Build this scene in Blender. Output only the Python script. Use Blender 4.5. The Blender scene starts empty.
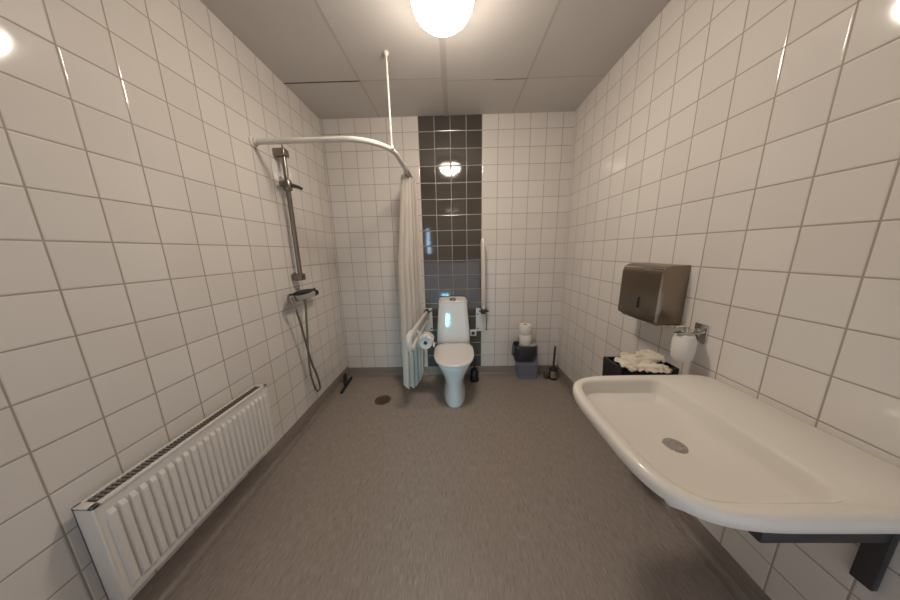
import bpy, bmesh, math, random
from mathutils import Vector, Matrix
random.seed(7)
COL = bpy.context.scene.collection
PI = math.pi
XL, XR, ZC, YR = -1.2166, 1.1472, 2.6052, -2.80      # room: left, right, ceiling, rear wall
TILE = 0.15

# ------------------------------------------------------------------ materials
def srgb(r, g, b):
    f = lambda c: (c/255/12.92) if c/255 <= 0.04045 else ((c/255+0.055)/1.055)**2.4
    return (f(r), f(g), f(b), 1)

class NT:
    """small wrapper that writes node maths compactly"""
    def __init__(s, name):
        s.m = bpy.data.materials.new(name); s.m.use_nodes = True
        s.t = s.m.node_tree; s.b = s.t.nodes['Principled BSDF']
    def n(s, kind, **kw):
        x = s.t.nodes.new(kind)
        for k, v in kw.items(): setattr(x, k, v)
        return x
    def put(s, sock, v):
        if isinstance(v, bpy.types.NodeSocket): s.t.links.new(v, sock)
        else: sock.default_value = v
    def M(s, op, a, b=0.0, c=0.0):
        x = s.n('ShaderNodeMath', operation=op)
        s.put(x.inputs[0], a); s.put(x.inputs[1], b); s.put(x.inputs[2], c)
        return x.outputs[0]
    def mix(s, f, a, b):
        x = s.n('ShaderNodeMix', data_type='RGBA')
        s.put(x.inputs[0], f); s.put(x.inputs[6], a); s.put(x.inputs[7], b)
        return x.outputs[2]
    def xyz(s):
        tc = s.n('ShaderNodeTexCoord'); sp = s.n('ShaderNodeSeparateXYZ')
        s.t.links.new(tc.outputs['Object'], sp.inputs[0])
        return tc.outputs['Object'], sp.outputs[0], sp.outputs[1], sp.outputs[2]
    def noise(s, vec, scale, detail=2.0, rough=0.5):
        x = s.n('ShaderNodeTexNoise'); s.put(x.inputs['Vector'], vec)
        x.inputs['Scale'].default_value = scale; x.inputs['Detail'].default_value = detail
        x.inputs['Roughness'].default_value = rough
        return x.outputs['Fac']
    def bump(s, h, strength=0.3, dist=0.002):
        x = s.n('ShaderNodeBump'); x.inputs['Strength'].default_value = strength
        x.inputs['Distance'].default_value = dist
        s.put(x.inputs['Height'], h); s.t.links.new(x.outputs[0], s.b.inputs['Normal'])

def plain(name, col, rough=0.5, metal=0.0, bump=0.0, bscale=60, vary=0.04, **kw):
    k = NT(name); vec = k.xyz()[0]
    nz = k.noise(vec, bscale if bump else 6, 3)
    c2 = tuple(min(1, c*(1-vary*2)) for c in col[:3]) + (1,)
    c1 = tuple(min(1, c*(1+vary)) for c in col[:3]) + (1,)
    k.put(k.b.inputs['Base Color'], k.mix(nz, c2, c1))
    k.b.inputs['Roughness'].default_value = rough
    k.b.inputs['Metallic'].default_value = metal
    for n, v in kw.items(): k.b.inputs[n].default_value = v
    if bump: k.bump(nz, bump, 0.003)
    return k.m

def tile_mat(name, axis, uph, dark=False):
    """glazed square wall tiles; grid in world metres, a little unevenness from tile to tile"""
    k = NT(name); vec, x, y, z = k.xyz()
    u = k.M('DIVIDE', k.M('SUBTRACT', x if axis == 'x' else y, uph), TILE)
    v = k.M('DIVIDE', k.M('SUBTRACT', z, 0.075), TILE)
    fu, fv = k.M('FRACT', u), k.M('FRACT', v)
    du = k.M('MINIMUM', fu, k.M('SUBTRACT', 1.0, fu)); dv = k.M('MINIMUM', fv, k.M('SUBTRACT', 1.0, fv))
    d = k.M('MINIMUM', du, dv)                          # distance to the nearest joint, in tiles
    mr = k.n('ShaderNodeMapRange', interpolation_type='SMOOTHSTEP')
    k.put(mr.inputs[0], d); mr.inputs[1].default_value = 0.010; mr.inputs[2].default_value = 0.022
    mask = mr.outputs[0]
    cell = k.n('ShaderNodeCombineXYZ'); k.put(cell.inputs[0], k.M('FLOOR', u)); k.put(cell.inputs[1], k.M('FLOOR', v))
    wn = k.n('ShaderNodeTexWhiteNoise'); k.put(wn.inputs['Vector'], cell.outputs[0])
    sp = k.n('ShaderNodeSeparateColor'); k.put(sp.inputs[0], wn.outputs['Color'])
    white = k.mix(wn.outputs['Value'], srgb(218, 211, 203), srgb(223, 217, 209))
    grout = srgb(162, 149, 136)
    if dark:
        inz = k.M('LESS_THAN', k.M('ABSOLUTE', x), 0.2995)
        dk = k.mix(wn.outputs['Value'], srgb(74, 69, 64), srgb(82, 77, 71))
        tile = k.mix(inz, white, dk); gr = k.mix(inz, grout, srgb(178, 170, 160))
    else:
        tile, gr = white, grout
    k.put(k.b.inputs['Base Color'], k.mix(mask, gr, tile))
    k.put(k.b.inputs['Roughness'], k.M('SUBTRACT', 0.75, k.M('MULTIPLY', mask, 0.68)))
    k.b.inputs['IOR'].default_value = 1.58
    tilt = k.M('ADD', k.M('MULTIPLY', k.M('SUBTRACT', sp.outputs[0], 0.5), k.M('SUBTRACT', fu, 0.5)),
                      k.M('MULTIPLY', k.M('SUBTRACT', sp.outputs[1], 0.5), k.M('SUBTRACT', fv, 0.5)))
    ed = k.n('ShaderNodeMapRange', interpolation_type='SMOOTHSTEP'); k.put(ed.inputs[0], d); ed.inputs[1].default_value = 0.008; ed.inputs[2].default_value = 0.045
    h = k.M('ADD', ed.outputs[0], k.M('MULTIPLY', tilt, 0.9))
    h = k.M('ADD', h, k.M('MULTIPLY', k.noise(vec, 9, 1), 0.25))
    k.bump(h, 0.55, 0.0016)
    return k.m

def floor_mat(name, streak=1.0, shade=1.0):
    k = NT(name); vec, x, y, z = k.xyz()
    mp = k.n('ShaderNodeMapping'); k.put(mp.inputs['Vector'], vec); mp.inputs['Scale'].default_value = (210, 24, 210)
    n1 = k.noise(mp.outputs[0], 1.0, 3, 0.65)
    mp2 = k.n('ShaderNodeMapping'); k.put(mp2.inputs['Vector'], vec); mp2.inputs['Scale'].default_value = (80, 10, 80)
    n2 = k.noise(mp2.outputs[0], 1.0, 2, 0.6)
    big = k.noise(vec, 2.2, 3, 0.55)
    mr = k.n('ShaderNodeMapRange'); k.put(mr.inputs[0], n1); mr.inputs[1].default_value = 0.30; mr.inputs[2].default_value = 0.70
    s = lambda r, g, b: srgb(r*shade, g*shade, b*shade)
    base = k.mix(mr.outputs[0], s(120, 109, 101), s(166, 153, 142))
    mr2 = k.n('ShaderNodeMapRange'); k.put(mr2.inputs[0], n2); mr2.inputs[1].default_value = 0.35; mr2.inputs[2].default_value = 0.68
    base = k.mix(k.M('MULTIPLY', mr2.outputs[0], 0.35*streak), base, s(172, 160, 150))
    fl = k.n('ShaderNodeMapRange'); k.put(fl.inputs[0], n1); fl.inputs[1].default_value = 0.66; fl.inputs[2].default_value = 0.76
    base = k.mix(k.M('MULTIPLY', fl.outputs[0], 0.75*streak), base, s(206, 193, 181))
    base = k.mix(k.M('MULTIPLY', big, 0.30), base, s(136, 122, 113))
    k.put(k.b.inputs['Base Color'], base)
    k.b.inputs['Roughness'].default_value = 0.42
    k.b.inputs['Specular IOR Level'].default_value = 0.35
    k.bump(n1, 0.10, 0.002)
    return k.m

def ceiling_mat():
    k = NT('ceiling_board'); vec, x, y, z = k.xyz()
    nz = k.noise(vec, 3, 3)
    base = k.mix(nz, srgb(203, 198, 192), srgb(209, 204, 198))
    k.put(k.b.inputs['Base Color'], base); k.b.inputs['Roughness'].default_value = 0.7
    k.bump(k.noise(vec, 400, 2), 0.08, 0.001)
    return k.m

WHITE_TILE_X = tile_mat('glazed_tile_back', 'x', 0.0, True)
LEFT_TILE = tile_mat('glazed_tile_left', 'y', -1.0615)
RIGHT_TILE = tile_mat('glazed_tile_right', 'y', -1.1029)
REAR_TILE = tile_mat('glazed_tile_rear', 'x', 0.0)
VINYL = floor_mat('flecked_vinyl'); VINYL_UP = floor_mat('flecked_vinyl_skirting', 0.4, 0.93)
CEIL = ceiling_mat()
CEIL_STRIP = plain('ceiling_strip', srgb(191, 184, 175), 0.65)
CEIL_FAINT = plain('ceiling_joint', srgb(194, 187, 178), 0.65)
CEIL_GAP = plain('ceiling_gap', srgb(70, 62, 55), 0.8)
PORC = plain('white_porcelain', srgb(228, 226, 224), 0.08, vary=0.01)
SINKP = plain('cream_porcelain', srgb(226, 220, 210), 0.10, vary=0.01)
SEATP = plain('white_seat_plastic', srgb(226, 221, 215), 0.22, vary=0.01)
WPLAST = plain('white_plastic', srgb(224, 220, 213), 0.35, vary=0.02)
WCOAT = plain('white_powder_coat', srgb(222, 215, 205), 0.38, vary=0.02)
CHROME = plain('chrome', srgb(205, 203, 200), 0.14, 1.0, vary=0.02)
DCHROME = plain('worn_chrome', srgb(138, 132, 124), 0.30, 1.0, vary=0.06)
HOSE = plain('metal_hose', srgb(140, 130, 116), 0.38, 0.85, bump=0.3, bscale=500)
BLACK = plain('black_plastic', srgb(24, 23, 24), 0.42, vary=0.1)
DGREY = plain('dark_grey_plastic', srgb(56, 55, 56), 0.45, vary=0.08)
STEEL = plain('brushed_steel', srgb(146, 132, 116), 0.30, 1.0, vary=0.05)
STEELD = plain('dark_gap', srgb(28, 24, 21), 0.6)
DRAIN = plain('drain_brown_steel', srgb(116, 98, 82), 0.45, 0.6, vary=0.12)
RADW = plain('radiator_enamel', srgb(224, 218, 210), 0.32, vary=0.01)
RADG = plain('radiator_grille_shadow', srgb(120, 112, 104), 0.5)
PAPER = plain('tissue_paper', srgb(232, 226, 216), 0.9, bump=0.35, bscale=160, vary=0.02)
TOWEL = plain('paper_towel', srgb(232, 222, 204), 0.9, bump=0.3, bscale=120, vary=0.03)
CARD = plain('cardboard_core', srgb(120, 100, 80), 0.9)
LINER = plain('dark_bin_liner', srgb(52, 54, 60), 0.28, bump=0.6, bscale=40, vary=0.2)

def curtain_mat():
    k = NT('curtain_cloth'); vec = k.xyz()[0]
    nz = k.noise(vec, 220, 2)
    k.put(k.b.inputs['Base Color'], k.mix(nz, srgb(222, 214, 203), srgb(232, 225, 215)))
    k.b.inputs['Roughness'].default_value = 0.6
    tr = k.n('ShaderNodeBsdfTranslucent'); tr.inputs[0].default_value = srgb(225, 215, 203)
    mx = k.n('ShaderNodeMixShader'); mx.inputs[0].default_value = 0.28
    out = k.t.nodes['Material Output']
    k.t.links.new(k.b.outputs[0], mx.inputs[1]); k.t.links.new(tr.outputs[0], mx.inputs[2])
    k.t.links.new(mx.outputs[0], out.inputs['Surface'])
    k.bump(nz, 0.1, 0.001)
    return k.m
CURT = curtain_mat()

def clear_mat():
    k = NT('hazy_clear_plastic')
    k.b.inputs['Base Color'].default_value = (0.60, 0.64, 0.70, 1); k.b.inputs['Roughness'].default_value = 0.25
    tr = k.n('ShaderNodeBsdfTransparent'); tr.inputs[0].default_value = (0.86, 0.88, 0.92, 1)
    mx = k.n('ShaderNodeMixShader'); mx.inputs[0].default_value = 0.85
    out = k.t.nodes['Material Output']
    k.t.links.new(k.b.outputs[0], mx.inputs[1]); k.t.links.new(tr.outputs[0], mx.inputs[2])
    k.t.links.new(mx.outputs[0], out.inputs['Surface'])
    return k.m
CLEAR = clear_mat()

def lamp_mat():
    k = NT('lit_opal_glass')
    k.b.inputs['Base Color'].default_value = (0.9, 0.88, 0.84, 1)
    k.b.inputs['Emission Color'].default_value = (1.0, 0.88, 0.76, 1)
    ge = k.n('ShaderNodeNewGeometry'); sp = k.n('ShaderNodeSeparateXYZ'); k.put(sp.inputs[0], ge.outputs['Normal'])
    dn = k.M('MAXIMUM', k.M('MULTIPLY', sp.outputs[2], -1.0), 0.0)      # emission turned down towards the rim, to lessen the halo on the ceiling
    k.put(k.b.inputs['Emission Strength'], k.M('ADD', 20.0, k.M('MULTIPLY', dn, 52.0)))
    return k.m
OPAL = lamp_mat()

# ------------------------------------------------------------------ geometry helpers
def obj(name, bm, mat, parent=None, smooth=True, ang=40):
    me = bpy.data.meshes.new(name)
    bmesh.ops.recalc_face_normals(bm, faces=bm.faces)
    for f in bm.faces: f.smooth = smooth
    if smooth:
        for e in bm.edges:
            if len(e.link_faces) == 2 and e.calc_face_angle(0) > math.radians(ang): e.smooth = False
    bm.to_mesh(me); bm.free()
    o = bpy.data.objects.new(name, me); me.materials.append(mat); COL.objects.link(o)
    if parent is not None:
        o.parent = parent
        o.matrix_parent_inverse = Matrix.Translation(-parent.location)
    return o

def tag(o, label, cat, group=None):
    o['label'] = label; o['category'] = cat
    if group: o['group'] = group
    return o

def thing(name, label, cat, loc, group=None):
    o = bpy.data.objects.new(name, None); COL.objects.link(o); o.location = loc
    o.empty_display_size = 0.05
    return tag(o, label, cat, group)

def struct(name, bm, mat, **kw):
    o = obj(name, bm, mat, **kw); o['kind'] = 'structure'; return o

def nb(): return bmesh.new()

def box(bm, x0, x1, y0, y1, z0, z1, bevel=0.0, seg=2):
    vs = [bm.verts.new((x, y, z)) for x in (x0, x1) for y in (y0, y1) for z in (z0, z1)]
    F = [(0,1,3,2),(4,6,7,5),(0,4,5,1),(2,3,7,6),(0,2,6,4),(1,5,7,3)]
    fs = [bm.faces.new([vs[i] for i in f]) for f in F]
    if bevel:
        es = set(e for f in fs for e in f.edges)
        bmesh.ops.bevel(bm, geom=list(es), offset=bevel, segments=seg, profile=0.5, affect='EDGES')
    return bm

def loft(bm, rings, cap0=True, cap1=True, closed=True):
    R = [[bm.verts.new(p) for p in r] for r in rings]
    n = len(R[0])
    for a, b in zip(R, R[1:]):
        for i in range(n if closed else n-1):
            j = (i+1) % n
            bm.faces.new((a[i], a[j], b[j], b[i]))
    if cap0: bm.faces.new(R[0][::-1])
    if cap1: bm.faces.new(R[-1])
    return R

def sell(cx, cy, z, hx, hy, e=2.0, n=48, zf=None):
    pts = []
    for i in range(n):
        t = 2*PI*i/n; c, s = math.cos(t), math.sin(t)
        x = cx+hx*math.copysign(abs(c)**(2/e), c); y = cy+hy*math.copysign(abs(s)**(2/e), s)
        pts.append((x, y, zf(x, y) if zf else z))
    return pts

def lathe(bm, prof, n=32, mat=None, cap0=False, cap1=False):
    """prof: (radius, height) about z, then moved by mat"""
    rings = []
    for r, z in prof:
        ring = [Vector((max(r, 1e-4)*math.cos(2*PI*i/n), max(r, 1e-4)*math.sin(2*PI*i/n), z)) for i in range(n)]
        rings.append([mat @ p for p in ring] if mat else ring)
    return loft(bm, rings, cap0, cap1)

def catmull(pts, sub=8):
    P = [Vector(p) for p in pts]; out = []
    for i in range(len(P)-1):
        p0 = P[i-1] if i else P[0]*2-P[1]; p1, p2 = P[i], P[i+1]
        p3 = P[i+2] if i+2 < len(P) else P[-1]*2-P[-2]
        for k in range(sub):
            t = k/sub
            out.append(0.5*((2*p1)+(p2-p0)*t+(2*p0-5*p1+4*p2-p3)*t*t+(3*p1-p0-3*p2+p3)*t**3))
    out.append(P[-1]); return out

def tube(bm, pts, r, n=12, caps=True, flat=1.0):
    P = [Vector(p) for p in pts]
    rr = r if isinstance(r, (list, tuple)) else [r]*len(P)
    t0 = (P[1]-P[0]).normalized()
    up = Vector((0, 0, 1)) if abs(t0.z) < 0.9 else Vector((0, 1, 0))
    a = t0.cross(up).normalized(); rings = []
    for i, p in enumerate(P):
        t = ((P[min(i+1, len(P)-1)]-P[max(i-1, 0)])).normalized()
        a = (a-t*a.dot(t)).normalized(); b = t.cross(a)
        rings.append([p+rr[i]*(math.cos(2*PI*k/n)*a*flat+math.sin(2*PI*k/n)*b) for k in range(n)])
    return loft(bm, rings, caps, caps)

def arc(cx, cy, r, a0, a1, n, z):
    return [(cx+r*math.cos(a0+(a1-a0)*i/n), cy+r*math.sin(a0+(a1-a0)*i/n), z) for i in range(n+1)]

# ------------------------------------------------------------------ the setting
struct('floor', box(nb(), XL-.1, XR+.1, YR-.1, .1, -.1, 0), VINYL, smooth=False)
struct('ceiling', box(nb(), XL-.1, XR+.1, YR-.1, .1, ZC, ZC+.1), CEIL, smooth=False)
struct('wall_back', box(nb(), XL-.1, XR+.1, 0, .1, 0, ZC), WHITE_TILE_X, smooth=False)
struct('wall_left', box(nb(), XL-.1, XL, YR, 0, 0, ZC), LEFT_TILE, smooth=False)
struct('wall_right', box(nb(), XR, XR+.1, YR, 0, 0, ZC), RIGHT_TILE, smooth=False)
struct('wall_rear', box(nb(), XL-.1, XR+.1, YR-.1, YR, 0, ZC), REAR_TILE, smooth=False)
# vinyl turned up the wall with a small cove
prof = [(0.0, 0.092), (0.004, 0.092), (0.006, 0.086), (0.008, 0.03)] + [(0.032-0.024*math.cos(a), 0.026-0.024*math.sin(a)) for a in (0.3, 0.6, 0.9, 1.2, PI/2)] + [(0.05, 0.0005), (0.0, 0.0005)]
def skirting(name, mp, a, b, k=1.0):
    bm = nb(); loft(bm, [[mp(d, z*k if z > .04 else z, t) for d, z in prof] for t in (a, b)]); struct(name, bm, VINYL_UP)
skirting('baseboard_left', lambda d, z, t: (XL+d, t, z), YR, -.001, 1.22)
skirting('baseboard_right', lambda d, z, t: (XR-d, t, z), YR, -.001, 1.1)
skirting('baseboard_back', lambda d, z, t: (t, -d, z), XL+.001, XR-.001)
# ceiling panel joints
def strip(i, x0, x1, y0, y1, h, m): struct('trim_%d' % i, box(nb(), x0, x1, y0, y1, ZC-h, ZC-.0005), m, smooth=False)
strip(1, -.052, -.014, YR, 0, .004, CEIL_STRIP)
strip(2, -.662, -.646, YR, 0, .001, CEIL_FAINT)
strip(3, .566, .582, YR, 0, .001, CEIL_FAINT)
strip(4, XL, -.655, -.500, -.490, .0012, CEIL_GAP)
strip(5, -.655, -.052, -.499, -.492, .001, CEIL_STRIP)
strip(6, -.014, XR, -.470, -.463, .001, CEIL_STRIP)
strip(7, .33, .573, -.463, -.458, .001, CEIL_GAP)

# ------------------------------------------------------------------ ceiling lamp
LX, LY = -.02, -1.155
t = thing('ceiling_lamp', 'lit round white opal dome lamp fixed to the ceiling', 'lamp', (LX, LY, ZC))
bm = nb(); lathe(bm, [(0, 0), (.150, 0), (.152, -.062), (.150, -.068), (.140, -.068), (0, -.060)], 48, Matrix.Translation((LX, LY, ZC))); obj('base', bm, WCOAT, t)
pr = [(.138, -.066)] + [(.147*math.cos(a), -.078-.107*math.sin(a)) for a in [i*PI/2/12 for i in range(13)]]
bm = nb(); lathe(bm, pr, 48, Matrix.Translation((LX, LY, ZC)), cap1=False); obj('diffuser', bm, OPAL, t)

# ------------------------------------------------------------------ shower rail, rod, curtain
RZ = 2.055
RX = -.383
t = thing('shower_curtain_rail', 'white bent tube curtain rail from the left wall, held by a thin ceiling rod', 'curtain rail', (XL, -.90, RZ))
path = [(XL+.004, -.90, RZ), (-1.0, -.901, RZ), (-.78, -.902, RZ)] + arc(RX-.27, -.632, .27, -PI/2, 0, 16, RZ) + [(RX, -.5, RZ), (RX, -.25, RZ), (RX-.002, -.004, RZ)]
bm = nb(); tube(bm, path, .0165, 14); obj('rail', bm, WCOAT, t)
for nm, p, rot in (('wall_flange', (XL, -.90, RZ), Matrix.Rotation(PI/2, 4, 'Y')), ('wall_flange', (RX-.002, 0, RZ), Matrix.Rotation(PI/2, 4, 'X'))):
    bm = nb(); lathe(bm, [(0, 0), (.030, 0), (.030, .008), (.022, .014), (.020, .028), (0, .028)], 24, Matrix.Translation(p) @ rot); obj(nm, bm, WCOAT, t)
bm = nb(); tube(bm, [(-.391, -.745, ZC), (-.391, -.745, RZ+.012)], .0065, 10)
lathe(bm, [(0, 0), (.017, 0), (.015, -.012), (.008, -.022), (0, -.022)], 16, Matrix.Translation((-.391, -.745, ZC-.0005)))
lathe(bm, [(0, .02), (.011, .02), (.014, .008), (.014, -.004), (0, -.004)], 14, Matrix.Translation((-.391, -.745, RZ)))
obj('ceiling_rod', bm, WCOAT, t)

# curtain pushed together at the wall end of the rail
t = thing('shower_curtain', 'off white shower curtain bunched at the wall end of the rail', 'curtain', (-.40, -.17, 0))
N, K = 150, 40
bm = nb(); grid = []
for k in range(K+1):
    f = k/K                                            # 0 at the top
    z = 2.032-f*1.992
    row = []
    for i in range(N+1):
        s = i/N
        ph = s*2*PI*5.0+.5*math.sin(2.2*f+s*3)
        g = min(1, f*2.5)
        xl, xr = -.425-.055*g+.010*f*f, -.335+.012*g
        a = .020+.016*g
        x = xl+(xr-xl)*s+a*math.sin(ph)+.006*math.sin(2.3*ph+2*f)
        y = -.275+.195*s-.03*g*(1-s)-.15*f*f*(1-.5*s)+(.020+.010*g)*math.cos(ph)
        lim = -.312 if z > 1.0 else -.312+(-.283-.103*max(0, -y-.035)-.026+.312)*min(1, (1.0-z)/.15)
        x = min(x, lim+.3*max(-.01, min(0, x-lim)))
        y = min(y, -.03)
        zz = z
        if k > K-6: zz += (min(.10, 1.0*abs(x+.385))+.012*math.sin(ph))*(k-(K-6))/6
        if k == 0: zz += .006*math.cos(ph)
        row.append(bm.verts.new((x, min(y, -.03), zz)))
    grid.append(row)
for k in range(K):
    for i in range(N): bm.faces.new((grid[k][i], grid[k][i+1], grid[k+1][i+1], grid[k+1][i]))
obj('cloth', bm, CURT, t, ang=80)
for i in range(7):
    y = -.285+i*.036
    bm = nb(); tube(bm, [(RX+.021*math.cos(a), y, RZ-.006+.026*math.sin(a)) for a in [2*PI*j/16 for j in range(17)]], .0022, 6)
    tube(bm, [(RX, y, RZ-.030), (RX-.002, y, RZ-.042)], .0022, 6)
    obj('hook', bm, DCHROME, t)

# ------------------------------------------------------------------ shower bar, mixer, hose
BY = -.705; BX = XL+.055
t = thing('shower_slide_bar', 'upright chrome shower slide bar with empty head holder on left wall', 'shower bar', (XL, BY, 1.19))
bm = nb(); tube(bm, [(BX, BY, 1.20), (BX, BY, 2.07)], .016, 20); obj('bar', bm, DCHROME, t)
for z in (2.062, 1.200):
    bm = nb()
    box(bm, XL, BX+.026, BY-.030, BY+.030, z-.026, z+.026, .009, 3)
    obj('bar_bracket', bm, DCHROME, t)
bm = nb(); tube(bm, [(BX, BY, 2.085), (BX, BY, 2.12)], .004, 8); obj('pin', bm, DCHROME, t)
bm = nb()
lathe(bm, [(.013, -.035), (.027, -.035), (.030, -.02), (.030, .02), (.026, .034), (.013, .034)], 20, Matrix.Translation((BX, BY, 1.852)))
tube(bm, [(BX-.02, BY-.045, 1.852), (BX-.005, BY-.012, 1.852)], .018, 14)
h = obj('slider', bm, DCHROME, t)
bm = nb(); tube(bm, [(BX+.02, BY, 1.856), (BX+.06, BY+.02, 1.846), (BX+.085, BY+.035, 1.834)], [.013, .012, .010], 12); obj('head_holder', bm, DGREY, h)

MY, MX, MZ = -.705, XL+.062, 1.052
t = thing('shower_mixer', 'chrome thermostatic shower mixer with black top on the left wall', 'mixer tap', (XL, MY, MZ))
bm = nb(); tube(bm, [(MX, MY-.12, MZ), (MX, MY-.115, MZ), (MX, MY+.115, MZ), (MX, MY+.12, MZ)], [.021, .026, .026, .021], 20); obj('body', bm, CHROME, t)
bm = nb(); 
rings = []
for i in range(13):
    a = i/12; yy = MY-.135+.29*a; w = .012+.022*math.sin(PI*min(1, a*1.05)); hh = .008+.012*math.sin(PI*a)
    rings.append([(MX-.006+w*math.cos(b), yy, MZ+.028+hh*math.sin(b)) for b in [2*PI*j/14 for j in range(14)]])
loft(bm, rings); obj('shelf_cover', bm, BLACK, t)
for s in (-1, 1):
    bm = nb(); tube(bm, [(MX, MY+s*.12, MZ), (MX, MY+s*.128, MZ), (MX, MY+s*.165, MZ), (MX, MY+s*.172, MZ)], [.022, .026, .025, .018], 20)
    kn = obj('handle', bm, DCHROME if s < 0 else BLACK, t)
    bm = nb(); tube(bm, [(MX, MY+s*.15, MZ+.022), (MX, MY+s*.15, MZ+.042)], .007, 8); obj('lever', bm, BLACK, kn)
    bm = nb(); tube(bm, [(XL, MY+s*.075, MZ), (MX-.01, MY+s*.075, MZ)], .018, 16)
    lathe(bm, [(0, 0), (.034, 0), (.032, .010), (.018, .014)], 20, Matrix.Translation((XL, MY+s*.075, MZ)) @ Matrix.Rotation(PI/2, 4, 'Y'))
    obj('wall_connector', bm, CHROME, t)
bm = nb(); tube(bm, [(MX, MY, MZ-.022), (MX, MY, MZ-.05)], .011, 12); obj('outlet', bm, DCHROME, t)

hp = [(MX, MY-.002, MZ-.052), (MX, -.705, .95), (MX, -.735, .75), (MX-.002, -.755, .56), (MX-.004, -.755, .42), (MX-.006, -.725, .29), (MX-.008, -.690, .228),
      (MX-.008, -.655, .230), (MX-.006, -.655, .27), (MX+.006, -.70, .40), (MX+.012, -.745, .50), (MX+.016, -.79, .70), (MX+.022, -.830, .88), (MX+.026, -.874, 1.02), (MX+.03, -.890, 1.075)]
t = thing('shower_hose', 'metal shower hose looping below the mixer on left wall', 'hose', (MX, MY, .2))
bm = nb(); tube(bm, catmull(hp, 10), .0075, 12); obj('hose', bm, HOSE, t)
bm = nb(); tube(bm, [(MX+.0235, -.848, .95), (MX+.026, -.874, 1.02), (MX+.031, -.896, 1.082)], [.0085, .012, .014], 14); obj('hose_end', bm, CHROME, t)

# ------------------------------------------------------------------ radiator
RYA, RYB = -1.95, -1.232; RX0, RX1 = XL+.028, XL+.100; RZ0, RZ1 = .216, .608
t = thing('radiator', 'white ribbed panel radiator with top grille on the left wall', 'radiator', (XL, -1.6, RZ0))
bm = nb(); n = 11
# front sheet with vertical ribs
pts = []; step = (RYB-RYA-.04)/24
yy = RYA+.02
for i in range(24):
    a = yy+i*step
    for f, d in ((.0, 0), (.12, 0), (.24, .010), (.80, .010), (.92, 0)): pts.append((a+f*step, d))
pts = [(RYA, 0)] + pts + [(RYB, 0)]
zs = [(RZ0, -.012, 0), (RZ0+.006, 0, 0), (RZ0+.030, 0, 0), (RZ0+.045, 0, 1), (RZ1-.055, 0, 1), (RZ1-.040, 0, 0), (RZ1-.006, 0, 0), (RZ1, -.008, 0)]
rows = [[bm.verts.new((RX1-.011+o+d*k, y, z)) for y, d in pts] for z, o, k in zs]
for a, b in zip(rows, rows[1:]):
    for i in range(len(pts)-1): bm.faces.new((a[i], a[i+1], b[i+1], b[i]))
obj('front_panel', bm, RADW, t, ang=25)
bm = nb(); box(bm, RX0, RX0+.008, RYA, RYB, RZ0, RZ1-.004, .002); obj('rear_panel', bm, RADW, t)
for y0 in (RYA, RYB-.006):
    bm = nb(); box(bm, RX0, RX1-.008, y0, y0+.006, RZ0+.002, RZ1, .002); obj('side_panel', bm, RADW, t)
bm = nb()
box(bm, RX0, RX0+.009, RYA, RYB, RZ1-.006, RZ1+.004, .0015); box(bm, RX1-.020, RX1-.006, RYA, RYB, RZ1-.006, RZ1+.004, .0015)
box(bm, RX0, RX1-.006, RYB-.022, RYB, RZ1-.006, RZ1+.004, .0015); box(bm, RX0, RX1-.006, RYA, RYA+.02, RZ1-.006, RZ1+.004, .0015)
g = obj('top_grille', bm, RADW, t)
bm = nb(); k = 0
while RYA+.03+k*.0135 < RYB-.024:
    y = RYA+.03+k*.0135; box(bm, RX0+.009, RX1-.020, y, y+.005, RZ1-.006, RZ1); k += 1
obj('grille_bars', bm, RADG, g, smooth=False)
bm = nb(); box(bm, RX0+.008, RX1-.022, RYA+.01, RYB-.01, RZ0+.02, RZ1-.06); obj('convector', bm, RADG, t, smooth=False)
for y in (-1.80, -1.38):
    bm = nb(); box(bm, XL, RX0+.002, y-.015, y+.015, RZ0+.05, RZ1-.05, .002); obj('wall_bracket', bm, RADW, t)

# ------------------------------------------------------------------ floor drain, squeegee
t = thing('floor_drain', 'round brown metal floor drain set in the shower floor', 'drain', (-.681, -.486, 0))
bm = nb(); lathe(bm, [(.076, .0005), (.076, .004), (.066, .005), (.062, .002), (.062, .0008)], 40, Matrix.Translation((-.681, -.486, 0))); obj('rim', bm, DRAIN, t)
bm = nb(); lathe(bm, [(.0, .0015), (.062, .0015)], 40, Matrix.Translation((-.681, -.486, 0)))
obj('grate', bm, plain('drain_grate', srgb(100, 82, 68), .5, .5, vary=.25), t)
t = thing('floor_squeegee', 'black floor squeegee head without handle leaning in the left corner', 'squeegee', (-1.14, -.22, 0))
bm = nb()
a, b = Vector((-1.128, -.375, .012)), Vector((-1.150, -.085, .012))
d = (b-a).normalized(); nrm = Vector((d.y, -d.x, 0))
loft(bm, [[p+nrm*u+Vector((0, 0, v)) for u, v in ((-.012, -.011), (.012, -.011), (.012, .004), (.005, .016), (-.005, .016), (-.012, .004))] for p in (a, b)]); obj('blade', bm, BLACK, t)
m = (a*.6+b*.4)
bm = nb(); tube(bm, [m+Vector((0, .0, .012)), m+Vector((-.012, .05, .035)), Vector((-1.178, -.165, .062)), Vector((-1.186, -.135, .085))], [.013, .017, .019, .015], 12); obj('handle_socket', bm, BLACK, t)

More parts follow.
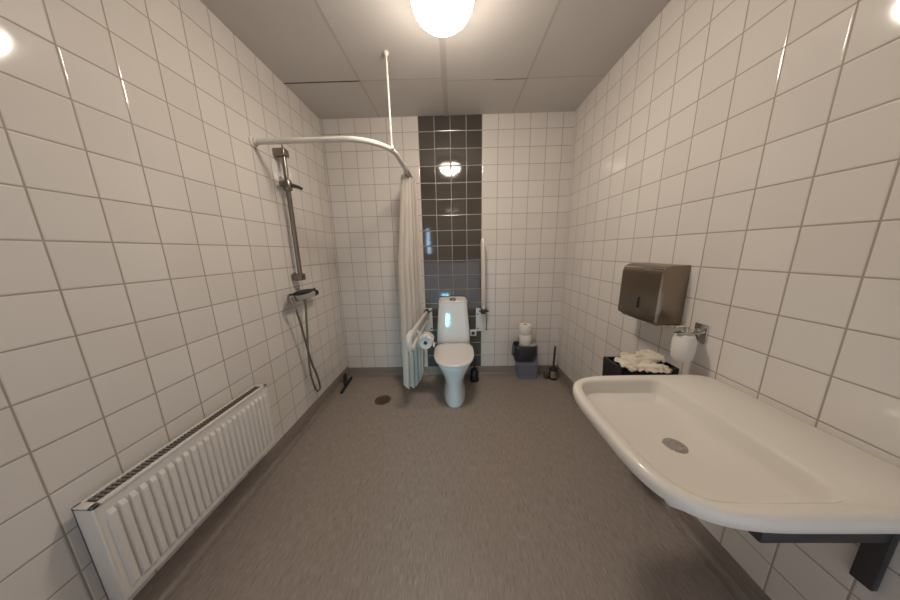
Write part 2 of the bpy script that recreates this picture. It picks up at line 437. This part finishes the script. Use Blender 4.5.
# ------------------------------------------------------------------ toilet
t = thing('toilet', 'white close coupled toilet with lid closed before the dark tile strip', 'toilet', (0, -.35, 0))
TX = .0
def dring(z, yf, yb, hw, e=2.3, n=56):
    """egg shaped section: rounded to the front (-y), squarer behind"""
    c = yb-(yb-yf)*.42; pts = []
    for i in range(n):
        a = 2*PI*i/n; cx, sy = math.cos(a), math.sin(a)
        ee = e if sy < 0 else 4.0
        x = hw*math.copysign(abs(cx)**(2/ee), cx)
        y = c+((c-yf) if sy < 0 else (yb-c))*math.copysign(abs(sy)**(2/ee), sy)
        pts.append((TX+x, y, z))
    return pts
bm = nb()
loft(bm, [dring(.0005, -.612, -.14, .104), dring(.012, -.616, -.135, .108), dring(.05, -.612, -.13, .104), dring(.11, -.600, -.12, .094), dring(.17, -.595, -.10, .091), dring(.23, -.607, -.08, .105),
          dring(.29, -.635, -.06, .130), dring(.34, -.660, -.045, .153), dring(.385, -.685, -.03, .171), dring(.412, -.692, -.03, .176), dring(.420, -.686, -.034, .171)])
obj('bowl', bm, PORC, t, ang=60)
bm = nb(); loft(bm, [dring(.421, -.692, -.215, .176), dring(.424, -.700, -.212, .181), dring(.432, -.700, -.212, .181), dring(.434, -.696, -.215, .178)]); obj('seat', bm, SEATP, t, ang=60)
bm = nb(); loft(bm, [dring(.4345, -.700, -.205, .180), dring(.438, -.708, -.203, .186), dring(.447, -.708, -.203, .186), dring(.452, -.700, -.208, .180), dring(.4545, -.66, -.24, .15), dring(.455, -.58, -.3, .08)])
lid = obj('lid', bm, SEATP, t, ang=60)
for s in (-1, 1):
    bm = nb(); tube(bm, [(s*.075-.022, -.214, .445), (s*.075+.022, -.214, .445)], .011, 12); obj('hinge', bm, SEATP, lid)
def trect(z, hw, yf, yb, e=6, n=56): return sell(TX-.004, (yf+yb)/2, z, hw, (yb-yf)/2, e, n)
bm = nb()
loft(bm, [trect(.415, .150, -.180, -.03), trect(.44, .168, -.192, -.02), trect(.46, .171, -.194, -.018), trect(.60, .164, -.188, -.016), trect(.74, .154, -.180, -.014), trect(.845, .144, -.172, -.012), trect(.862, .142, -.171, -.012)])
obj('tank', bm, PORC, t, ang=60)
bm = nb()
def tsl(z, hw, yf, yb, e, k): return [(x, y, zz+k*(y+.09)) for x, y, zz in trect(z, hw, yf, yb, e)]
loft(bm, [trect(.8625, .140, -.170, -.012), trect(.866, .1445, -.174, -.010), tsl(.876, .143, -.173, -.010, 6, .10), tsl(.886, .134, -.164, -.014, 5, .18), tsl(.889, .115, -.150, -.028, 4, .20), tsl(.890, .05, -.11, -.06, 3, .2)])
tl = obj('tank_lid', bm, PORC, t, ang=60)
BTM = Matrix.Translation((TX-.004, -.118, .8815)) @ Matrix.Rotation(math.radians(11), 4, 'X')
bm = nb(); lathe(bm, [(.034, .0), (.034, .006), (.030, .009)], 28, BTM); obj('button_ring', bm, DCHROME, tl)
bm = nb(); lathe(bm, [(.029, .0), (.029, .0085), (.024, .011), (0, .011)], 28, BTM); obj('flush_button', bm, CHROME, tl)

# ------------------------------------------------------------------ grab rails
def sweep_rail(bm, pts, r): tube(bm, catmull(pts, 6), r, 14)
# left one, folded down
t = thing('grab_rail', 'white folding grab rail lowered beside the toilet, left one', 'grab rail', (-.27, 0, .64))
bm = nb(); box(bm, -.306, -.228, -.012, -.0005, .515, .775, .004, 2); wp = obj('wall_plate', bm, WPLAST, t)
for z in (.545, .745):
    bm = nb(); tube(bm, [(-.240, -.012, z), (-.240, -.017, z)], .009, 12); obj('screw', bm, DGREY, wp)
bm = nb(); box(bm, -.300, -.266, -.060, -.011, .715, .768, .006, 2); tube(bm, [(-.312, -.045, .742), (-.250, -.045, .742)], .012, 14); obj('hinge', bm, DGREY, t)
e0, e1 = Vector((-.283, -.035, .738)), Vector((-.349, -.675, .716))
bm = nb(); tube(bm, [e0, e0.lerp(e1, .5), e1], .0165, 16); obj('arm', bm, WCOAT, t)
A = [e1+Vector((.001, .03, .001)), e1, (-.3535, -.712, .706), (-.3555, -.728, .676), (-.3545, -.730, .640), (-.352, -.718, .606), (-.347, -.685, .592), (-.343, -.64, .592)]
bm = nb(); sweep_rail(bm, A, .0235); obj('hand_grip', bm, WPLAST, t)
bm = nb(); tube(bm, [A[-1], (-.315, -.35, .618), (-.285, -.05, .645)], .0125, 14); obj('lower_tube', bm, WCOAT, t)
# right one, folded up
t = thing('grab_rail', 'white folding grab rail raised upright on the wall right of the toilet', 'grab rail', (.30, 0, .64))
bm = nb(); box(bm, .242, .330, -.012, -.0005, .508, .768, .004, 2); wp = obj('wall_plate', bm, WPLAST, t)
for z in (.54, .70):
    bm = nb(); tube(bm, [(.262, -.012, z), (.262, -.017, z)], .008, 12); obj('screw', bm, DGREY, wp)
bm = nb(); box(bm, .288, .338, -.075, -.011, .715, .775, .006, 2); tube(bm, [(.270, -.055, .742), (.372, -.055, .742)], .010, 14); obj('hinge', bm, DGREY, t)
A = [(.312, -.045, .765), (.309, -.048, .95), (.305, -.05, 1.2), (.302, -.052, 1.40), (.302, -.062, 1.452), (.302, -.090, 1.472), (.303, -.118, 1.452), (.304, -.125, 1.40), (.308, -.125, 1.2), (.314, -.115, .95), (.318, -.075, .775)]
bm = nb(); sweep_rail(bm, A[:4], .0165); obj('arm', bm, WCOAT, t)
bm = nb(); sweep_rail(bm, A[3:8], .0175); obj('hand_grip', bm, WPLAST, t)
bm = nb(); sweep_rail(bm, A[7:], .0165); obj('lower_tube', bm, WCOAT, t)
bm = nb(); tube(bm, [(.352, -.03, .77), (.356, -.02, .60), (.356, -.012, .53)], .0045, 8); tube(bm, [(.338, -.055, .742), (.352, -.03, .77)], .0045, 8); tube(bm, [(.356, -.02, .53), (.356, -.0005, .53)], .010, 10); obj('release_lever', bm, DCHROME, t)

# toilet roll holder hung on the lowered rail
t = thing('toilet_roll_holder', 'white covered toilet roll holder hung on the lowered grab rail', 'roll holder', (-.275, -.48, .62))
bm = nb()
HX, HZ = -.247, .586; rings = []
for yy, q in ((-.556, .92), (-.550, 1), (-.430, 1), (-.424, .92)):
    an = [math.radians(d) for d in range(12, 226, 10)]
    rings.append([(HX+.070*q*math.cos(a), yy, HZ+.070*q*math.sin(a)) for a in an]+[(HX+.064*q*math.cos(a), yy, HZ+.064*q*math.sin(a)) for a in an[::-1]])
loft(bm, rings); obj('cover', bm, WPLAST, t, ang=50)
bm = nb(); tube(bm, [(-.329, -.49, .700), (-.318, -.49, .672), (-.300, -.49, .648)], .010, 10); tube(bm, [(-.330, -.515, .698), (-.330, -.465, .701)], .012, 10); obj('clamp', bm, WPLAST, t)
bm = nb(); tube(bm, [(HX, -.560, HZ), (HX, -.428, HZ)], .006, 10); tube(bm, [(HX, -.428, HZ), (HX-.067, -.428, HZ+.004)], .005, 8); obj('roll_bar', bm, DGREY, t)
def toilet_roll(name, label, M, group=None, r=.058, h=.10, m=PAPER):
    t = thing(name, label, 'toilet roll', M.translation, group)
    bm = nb(); lathe(bm, [(.017, -h/2), (r-.003, -h/2), (r, -h/2+.004), (r, h/2-.004), (r-.003, h/2), (.017, h/2), (.017, -h/2)], 36, M); obj('paper', bm, m, t)
    bm = nb(); lathe(bm, [(.0165, -h/2+.001), (.0165, h/2-.001), (.0150, h/2-.001), (.0150, -h/2+.001), (.0165, -h/2+.001)], 24, M); obj('core', bm, CARD, t)
    return t
tr = toilet_roll('toilet_roll', 'white toilet roll under the cover of the holder by the toilet', Matrix.Translation((-.247, -.490, .586)) @ Matrix.Rotation(PI/2, 4, 'X'))
bm = nb(); loft(bm, [[(-.1895, y, .595), (-.1875, y, .595), (-.1805, y, .555), (-.170, y, .547), (-.172, y, .543), (-.1825, y, .551)] for y in (-.538, -.442)]); obj('loose_sheet', bm, PAPER, tr)

# wall socket
t = thing('wall_socket', 'small square white wall socket right of the toilet tank', 'socket', (.212, 0, .49))
bm = nb(); box(bm, .176, .247, -.011, -.0005, .452, .523, .004, 2); obj('cover_plate', bm, WPLAST, t)
bm = nb(); lathe(bm, [(0, .0), (.019, .0), (.020, .0015)], 24, Matrix.Translation((.212, -.0135, .487)) @ Matrix.Rotation(PI/2, 4, 'X')); obj('socket_hole', bm, DGREY, t)

# ------------------------------------------------------------------ toilet brushes
bx, by = .212, -.150
t = thing('toilet_brush', 'black toilet brush in holder on the floor right of the toilet', 'toilet brush', (bx, by, 0))
bm = nb(); lathe(bm, [(0, .0005), (.046, .0005), (.049, .006), (.047, .06), (.040, .115), (.030, .135), (.020, .137), (.020, .125), (0, .12)], 28, Matrix.Translation((bx, by, 0))); obj('holder', bm, BLACK, t)
bm = nb(); tube(bm, [(bx, by, .10), (bx, by, .16), (bx+.001, by+.004, .30), (bx+.001, by+.005, .345), (bx+.001, by+.005, .352)], [.008, .0075, .0085, .0105, .006], 12); obj('handle', bm, BLACK, t)
bx, by = 1.060, -.125
t = thing('toilet_brush', 'steel toilet brush set with dark handle on the floor in the right corner', 'toilet brush', (bx, by, 0))
bm = nb(); lathe(bm, [(.043, .016), (.043, .104)], 28, Matrix.Translation((bx, by, 0))); obj('cup', bm, CHROME, t)
bm = nb(); lathe(bm, [(0, .0005), (.046, .0005), (.046, .018), (.043, .020)], 28, Matrix.Translation((bx, by, 0))); obj('base_ring', bm, BLACK, t)
bm = nb(); lathe(bm, [(.043, .100), (.046, .104), (.044, .120), (.022, .132), (.012, .142), (0, .142)], 28, Matrix.Translation((bx, by, 0))); obj('cap', bm, BLACK, t)
bm = nb(); tube(bm, [(bx, by, .13), (bx+.004, by+.008, .18), (bx+.018, by+.032, .325), (bx+.020, by+.036, .355)], [.009, .011, .011, .008], 12); obj('handle', bm, DGREY, t)
bm = nb(); lathe(bm, [(0, .0005), (.022, .0005), (.024, .006), (.024, .070), (.020, .080), (0, .082)], 20, Matrix.Translation((bx-.075, by+.005, 0)))
obj('side_cup', bm, plain('dull_steel', srgb(120, 118, 116), .35, .8, vary=.2), t)

# ------------------------------------------------------------------ waste bin with rolls on top (back wall)
WX, WY = .757, -.098
t = thing('waste_bin', 'hazy clear plastic waste bin with dark liner against the back wall', 'waste bin', (WX, WY, 0))
bm = nb()
o = [sell(WX+.035-.028*f, WY+.012-.008*f, .004+.375*f, .105+.012*f, .060+.014*f, 5, 48) for f in (0, .02, .5, 1)]
i_ = [sell(WX+.035-.028*f, WY+.012-.008*f, .008+.371*f, .102+.012*f, .057+.014*f, 5, 48) for f in (1, .5, 0)]
loft(bm, o+i_, True, True); obj('bin_body', bm, CLEAR, t, ang=60)
LZ = .386; LX0 = WX-.004; n = 72
rings = []
for j, (f, e) in enumerate(((.0, .003), (.02, .008), (.25, .010), (.5, .012), (.75, .012), (1.0, .014))):
    ring = []
    for i, p in enumerate(sell(LX0, WY+.003, 0, .108+e, .074+e*.4, 4.5, n)):
        ang = 2*PI*i/n
        drop = .105+.040*abs(math.sin(ang*2.5+.6))+.022*math.sin(ang*5+2)
        wv = (.007*math.sin(ang*9+j*.9)+.005*math.sin(ang*17+j*1.7))*f
        ring.append((p[0]+wv*math.cos(ang), min(p[1]+wv*math.sin(ang), -.012), LZ-f*drop))
    rings.append(ring)
loft(bm := nb(), rings, False, False)
loft(bm, [sell(LX0, WY+.003, LZ-.18*f, .108-.006*f, .072-.006*f, 4.5, n) for f in (0, 1)], False, True)
tube(bm, [(LX0-.112, WY, LZ-.002), (LX0-.104, WY-.012, LZ+.032), (LX0-.078, WY-.02, LZ+.028), (LX0-.070, WY-.01, LZ-.002)], .011, 8)
obj('liner', bm, LINER, t, ang=70)
bm = nb(); loft(bm, [sell(LX0+.018, WY-.002, z, hx, .070, 4, 40) for z, hx in ((LZ+.0005, .094), (LZ+.004, .097), (LZ+.010, .095))]); obj('flap', bm, plain('grey_flap', srgb(165, 160, 152), .5), t)
R0 = LZ+.0108
for k, (dx, dy, lab) in enumerate(((.0, 0, 'lower toilet roll of the two stacked on the waste bin'), (-.004, .004, 'upper toilet roll of the two stacked on the waste bin'))):
    toilet_roll('toilet_roll', lab, Matrix.Translation((WX-.004+dx, WY-.005+dy, R0+.0525+k*.105)), 'spare toilet rolls on the bin', r=.062, h=.104)

# ------------------------------------------------------------------ towel dispenser, soap dispenser (right wall)
t = thing('paper_towel_dispenser', 'brushed steel paper towel dispenser on the right wall above the basin', 'towel dispenser', (XR, -1.215, .98))
bm = nb()
def dsec(y):  # section in x,z seen along the wall
    return [(XR, y, .985), (1.028, y, .985), (1.019, y, .990), (1.014, y, 1.00), (1.017, y, 1.235), (1.024, y, 1.258), (1.040, y, 1.272), (1.065, y, 1.278), (XR, y, 1.280)]
ys = [-1.358, -1.355, -1.08, -1.077]
rings = []
for k, y in enumerate(ys):
    s = .004 if k in (0, 3) else 0
    rings.append([(min(x+s, XR-.0005) if x < XR else XR-.0005, yy, z-(s if z > 1.1 else -s)) for x, yy, z in dsec(y)])
loft(bm, rings); c = obj('cover', bm, STEEL, t, ang=35)
bm = nb(); box(bm, 1.0115, 1.018, -1.238, -1.226, 1.045, 1.105, .002); obj('view_slot', bm, STEELD, c)
bm = nb(); box(bm, 1.022, XR-.0005, -1.364, -1.10, .978, .9845, .002); obj('bottom_tray', bm, CHROME, t)
bm = nb(); tube(bm, [(1.026, -1.354, 1.262), (1.025, -1.30, 1.263), (1.025, -1.13, 1.263), (1.026, -1.083, 1.262)], .004, 8); obj('top_edge', bm, CHROME, t)

t = thing('soap_dispenser', 'white soap bottle in a chrome wall bracket beside the towel dispenser', 'soap dispenser', (XR, -1.47, .86))
sx, sy = 1.075, -1.462
bm = nb(); lathe(bm, [(0, .845), (.030, .845), (.040, .86), (.043, .90), (.043, .945), (.034, .968), (.016, .975), (.016, .985), (0, .985)], 28, Matrix.Translation((sx, sy, 0))); obj('bottle', bm, WPLAST, t)
bm = nb(); box(bm, sx-.045, XR-.0005, sy-.012, sy+.012, .975, .981, .002); tube(bm, [(sx+.03*math.cos(a)*.7, sy+.03*math.sin(a)*.7, .978) for a in [2*PI*j/20 for j in range(21)]], .005, 8)
box(bm, XR-.008, XR-.0005, sy-.03, sy+.03, .93, 1.02, .003); obj('bracket', bm, CHROME, t)
bm = nb(); tube(bm, [(sx, sy, .983), (sx, sy, 1.005), (sx-.012, sy, 1.012), (sx-.055, sy, 1.006)], [.009, .009, .008, .005], 12); obj('pump', bm, CHROME, t)

# ------------------------------------------------------------------ washbasin
SX0, SX1, SY0, SY1, SZ = .486, XR-.001, -2.125, -1.512, .80
cx, cy, hx, hy = (SX0+SX1)/2, (SY0+SY1)/2, (SX1-SX0)/2, (SY1-SY0)/2
t = thing('washbasin', 'wide cream white washbasin on the right wall with paper bin behind', 'washbasin', (XR, cy, .7))
N = 96
def srg(z, ax0, ax1, ay0, ay1, e, dz=0):
    """rounded section between the four insets from the outer rim"""
    x0, x1, y0, y1 = SX0+ax0, SX1-ax1, SY0+ay0, SY1-ay1
    pts = []
    for i in range(N):
        a = 2*PI*i/N; c, s = math.cos(a), math.sin(a)
        ee = 11 if (c > 0 and e > 4) else e
        X = (x0+x1)/2+(x1-x0)/2*math.copysign(abs(c)**(2/ee), c); Y = (y0+y1)/2+(y1-y0)/2*math.copysign(abs(s)**(2/ee), s)
        pts.append((X, Y, z + dz*(X-SX0)))
    return pts
bm = nb()
rings = [srg(.640, .26, .02, .20, .20, 3.5), srg(.650, .22, .005, .18, .18, 4), srg(.690, .15, 0, .13, .13, 4.2), srg(.738, .075, 0, .065, .065, 4.2), srg(.750, .030, 0, .026, .026, 4.2), srg(.756, .010, 0, .007, .007, 4.2),
         srg(.764, .001, 0, .001, .001, 4.2), srg(.785, .0, 0, .0, .0, 4.2), srg(.796, .002, 0, .002, .002, 4.2), srg(.801, .008, .002, .008, .008, 4.2), srg(.8015, .014, .004, .014, .014, 4.3),
         srg(.799, .036, .225, .036, .036, 4.6), srg(.795, .041, .232, .041, .041, 4.6), srg(.785, .043, .236, .043, .043, 4.6), srg(.750, .052, .248, .052, .052, 4.6), srg(.732, .060, .256, .060, .060, 4.4), srg(.724, .074, .270, .074, .074, 4.2),
         srg(.718, .110, .295, .115, .115, 3.6), srg(.708, .18, .335, .20, .20, 2.6), srg(.702, .245, .365, .280, .280, 2)]
loft(bm, rings, True, True); obj('basin', bm, SINKP, t, ang=55)
dx, dy = (SX0+.245+SX1-.365)/2, cy
bm = nb(); lathe(bm, [(0, .001), (.020, .001), (.022, .003), (.032, .0035), (.034, .0005)], 28, Matrix.Translation((dx, dy, .7022))); obj('drain', bm, CHROME, t)
for s in (-.2, .2):
    bm = nb(); box(bm, .80, SX1-.001, cy+s-.016, cy+s+.016, .60, .642, .006, 2); box(bm, SX1-.02, SX1-.001, cy+s-.02, cy+s+.02, .44, .64, .004, 2); obj('bracket', bm, DGREY, t)
bm = nb(); tube(bm, [(dx, dy, .642), (dx, dy, .52), (dx+.02, dy, .47), (dx+.07, dy, .45), (dx+.12, dy, .47), (dx+.15, dy, .52), (dx+.22, dy, .54), (SX1-.0, dy, .54)], .017, 14)
lathe(bm, [(.0, .642), (.03, .642), (.03, .62), (.018, .60)], 20, Matrix.Translation((dx, dy, 0))); obj('drain_pipe', bm, WPLAST, t)

# ------------------------------------------------------------------ black bin with crumpled towels between basin and wall
BX0, BX1, BY0, BY1, BT = .858, XR-.001, -1.39, -1.235, .762
t = thing('paper_bin', 'black wall bin full of crumpled paper towels behind the basin', 'waste bin', (1.0, -1.31, .47))
bm = nb()
def brg(z, i): return [(BX0+i, BY0+i, z), (BX1-i*.2, BY0+i, z), (BX1-i*.2, BY1-i, z), (BX0+i, BY1-i, z)]
loft(bm, [brg(.47, .012), brg(.475, .008), brg(BT-.002, .0), brg(BT, .002), brg(BT, .012), brg(BT-.02, .014), brg(.60, .02)], True, True)
obj('bin_body', bm, BLACK, t, smooth=False)
def crumple(name, label, loc, sx, sy, hz, seed, rz=0.0, rx=0.0):
    r = random.Random(seed); n = 22; bm = nb(); g = []
    wav = [(r.uniform(2, 9), r.uniform(2, 9), r.uniform(0, 6), r.uniform(.3, 1)) for _ in range(7)]
    M = Matrix.Translation(loc) @ Matrix.Rotation(rz, 4, 'Z') @ Matrix.Rotation(rx, 4, 'X')
    for i in range(n+1):
        row = []
        for j in range(n+1):
            u, v = i/n*2-1, j/n*2-1
            h = sum(w*abs(math.sin(a*u+b*v+p)) for a, b, p, w in wav)/3.2-.35
            ed = 1+.10*math.sin(5*u+seed)+.08*math.sin(7*v+seed*2)
            row.append(bm.verts.new(M @ Vector((sx*u*ed*(1-.16*v*v), sy*v*ed*(1-.16*u*u), hz*h*1.5 + hz*.5*(1-u*u)*(1-v*v)))))
        g.append(row)
    for i in range(n):
        for j in range(n): bm.faces.new((g[i][j], g[i+1][j], g[i+1][j+1], g[i][j+1]))
    o = obj(name, bm, TOWEL, None, ang=28)
    o.modifiers.new('thickness', 'SOLIDIFY').thickness = .0012
    return tag(o, label, 'paper towel', 'crumpled paper towels in the black bin')
crumple('paper_towel', 'crumpled paper towel bulging over the left front corner of the black bin', (.902, -1.365, .766), .050, .055, .026, 11, .3, .15)
crumple('paper_towel', 'crumpled paper towel heaped highest in the middle of the black bin', (.965, -1.325, .772), .068, .060, .026, 23, 1.0, -.1)
crumple('paper_towel', 'crumpled paper towel against the tiled wall at the back of the bin', (1.068, -1.30, .766), .055, .060, .026, 37, .2, .1)
crumple('paper_towel', 'flat crumpled paper towel spilling over the wall side front of the bin', (.990, -1.405, .766), .078, .035, .020, 52, -.2, .25)

# ------------------------------------------------------------------ light and camera
def area(name, loc, rot, sx, sy, power, col, spread=PI):
    l = bpy.data.lights.new(name, 'AREA'); l.shape = 'RECTANGLE'; l.size = sx; l.size_y = sy; l.energy = power; l.color = col; l.spread = spread
    o = bpy.data.objects.new(name, l); COL.objects.link(o); o.location = loc; o.rotation_euler = rot; return o
area('daylight_from_door', (.05, YR+.03, .60), (PI/2, 0, 0), 2.2, 1.05, 2.8, (.70, .83, 1.0), math.radians(130))
area('daylight_gap', (-.2, YR+.04, .26), (PI/2, 0, 0), .15, .34, 0.35, (.25, .80, 1.0), math.radians(36))
area('daylight_slit', (-.52, YR+.02, 1.60), (PI/2, 0, 0), .07, .50, 1.2, (.45, .72, 1.0))

w = bpy.data.worlds.new('room_dark'); bpy.context.scene.world = w; w.use_nodes = True
w.node_tree.nodes['Background'].inputs[0].default_value = (.5, .5, .52, 1)
w.node_tree.nodes['Background'].inputs[1].default_value = .05

p, yw, r = .1985, -.018, -.0209
cp, sp_, cyw, syw, cr, sr = math.cos(p), math.sin(p), math.cos(yw), math.sin(yw), math.cos(r), math.sin(r)
fw = Vector((syw*cp, cyw*cp, -sp_)); rt = Vector((cyw, -syw, 0)); up = rt.cross(fw)
rt2, up2 = rt*cr+up*sr, -rt*sr+up*cr
cam = bpy.data.cameras.new('camera'); co = bpy.data.objects.new('camera', cam); COL.objects.link(co)
m = Matrix.Identity(4)
for i in range(3): m[i][0], m[i][1], m[i][2] = rt2[i], up2[i], -fw[i]
m.translation = Vector((.0113, -2.5414, 1.3691))
co.matrix_world = m
cam.sensor_fit = 'HORIZONTAL'; cam.sensor_width = 36; cam.lens = 242.2861/900*36
cam.clip_start = .02
sc = bpy.context.scene; sc.camera = co
sc.view_settings.view_transform = 'Standard'; sc.view_settings.look = 'None'
sc.view_settings.exposure = 0.28
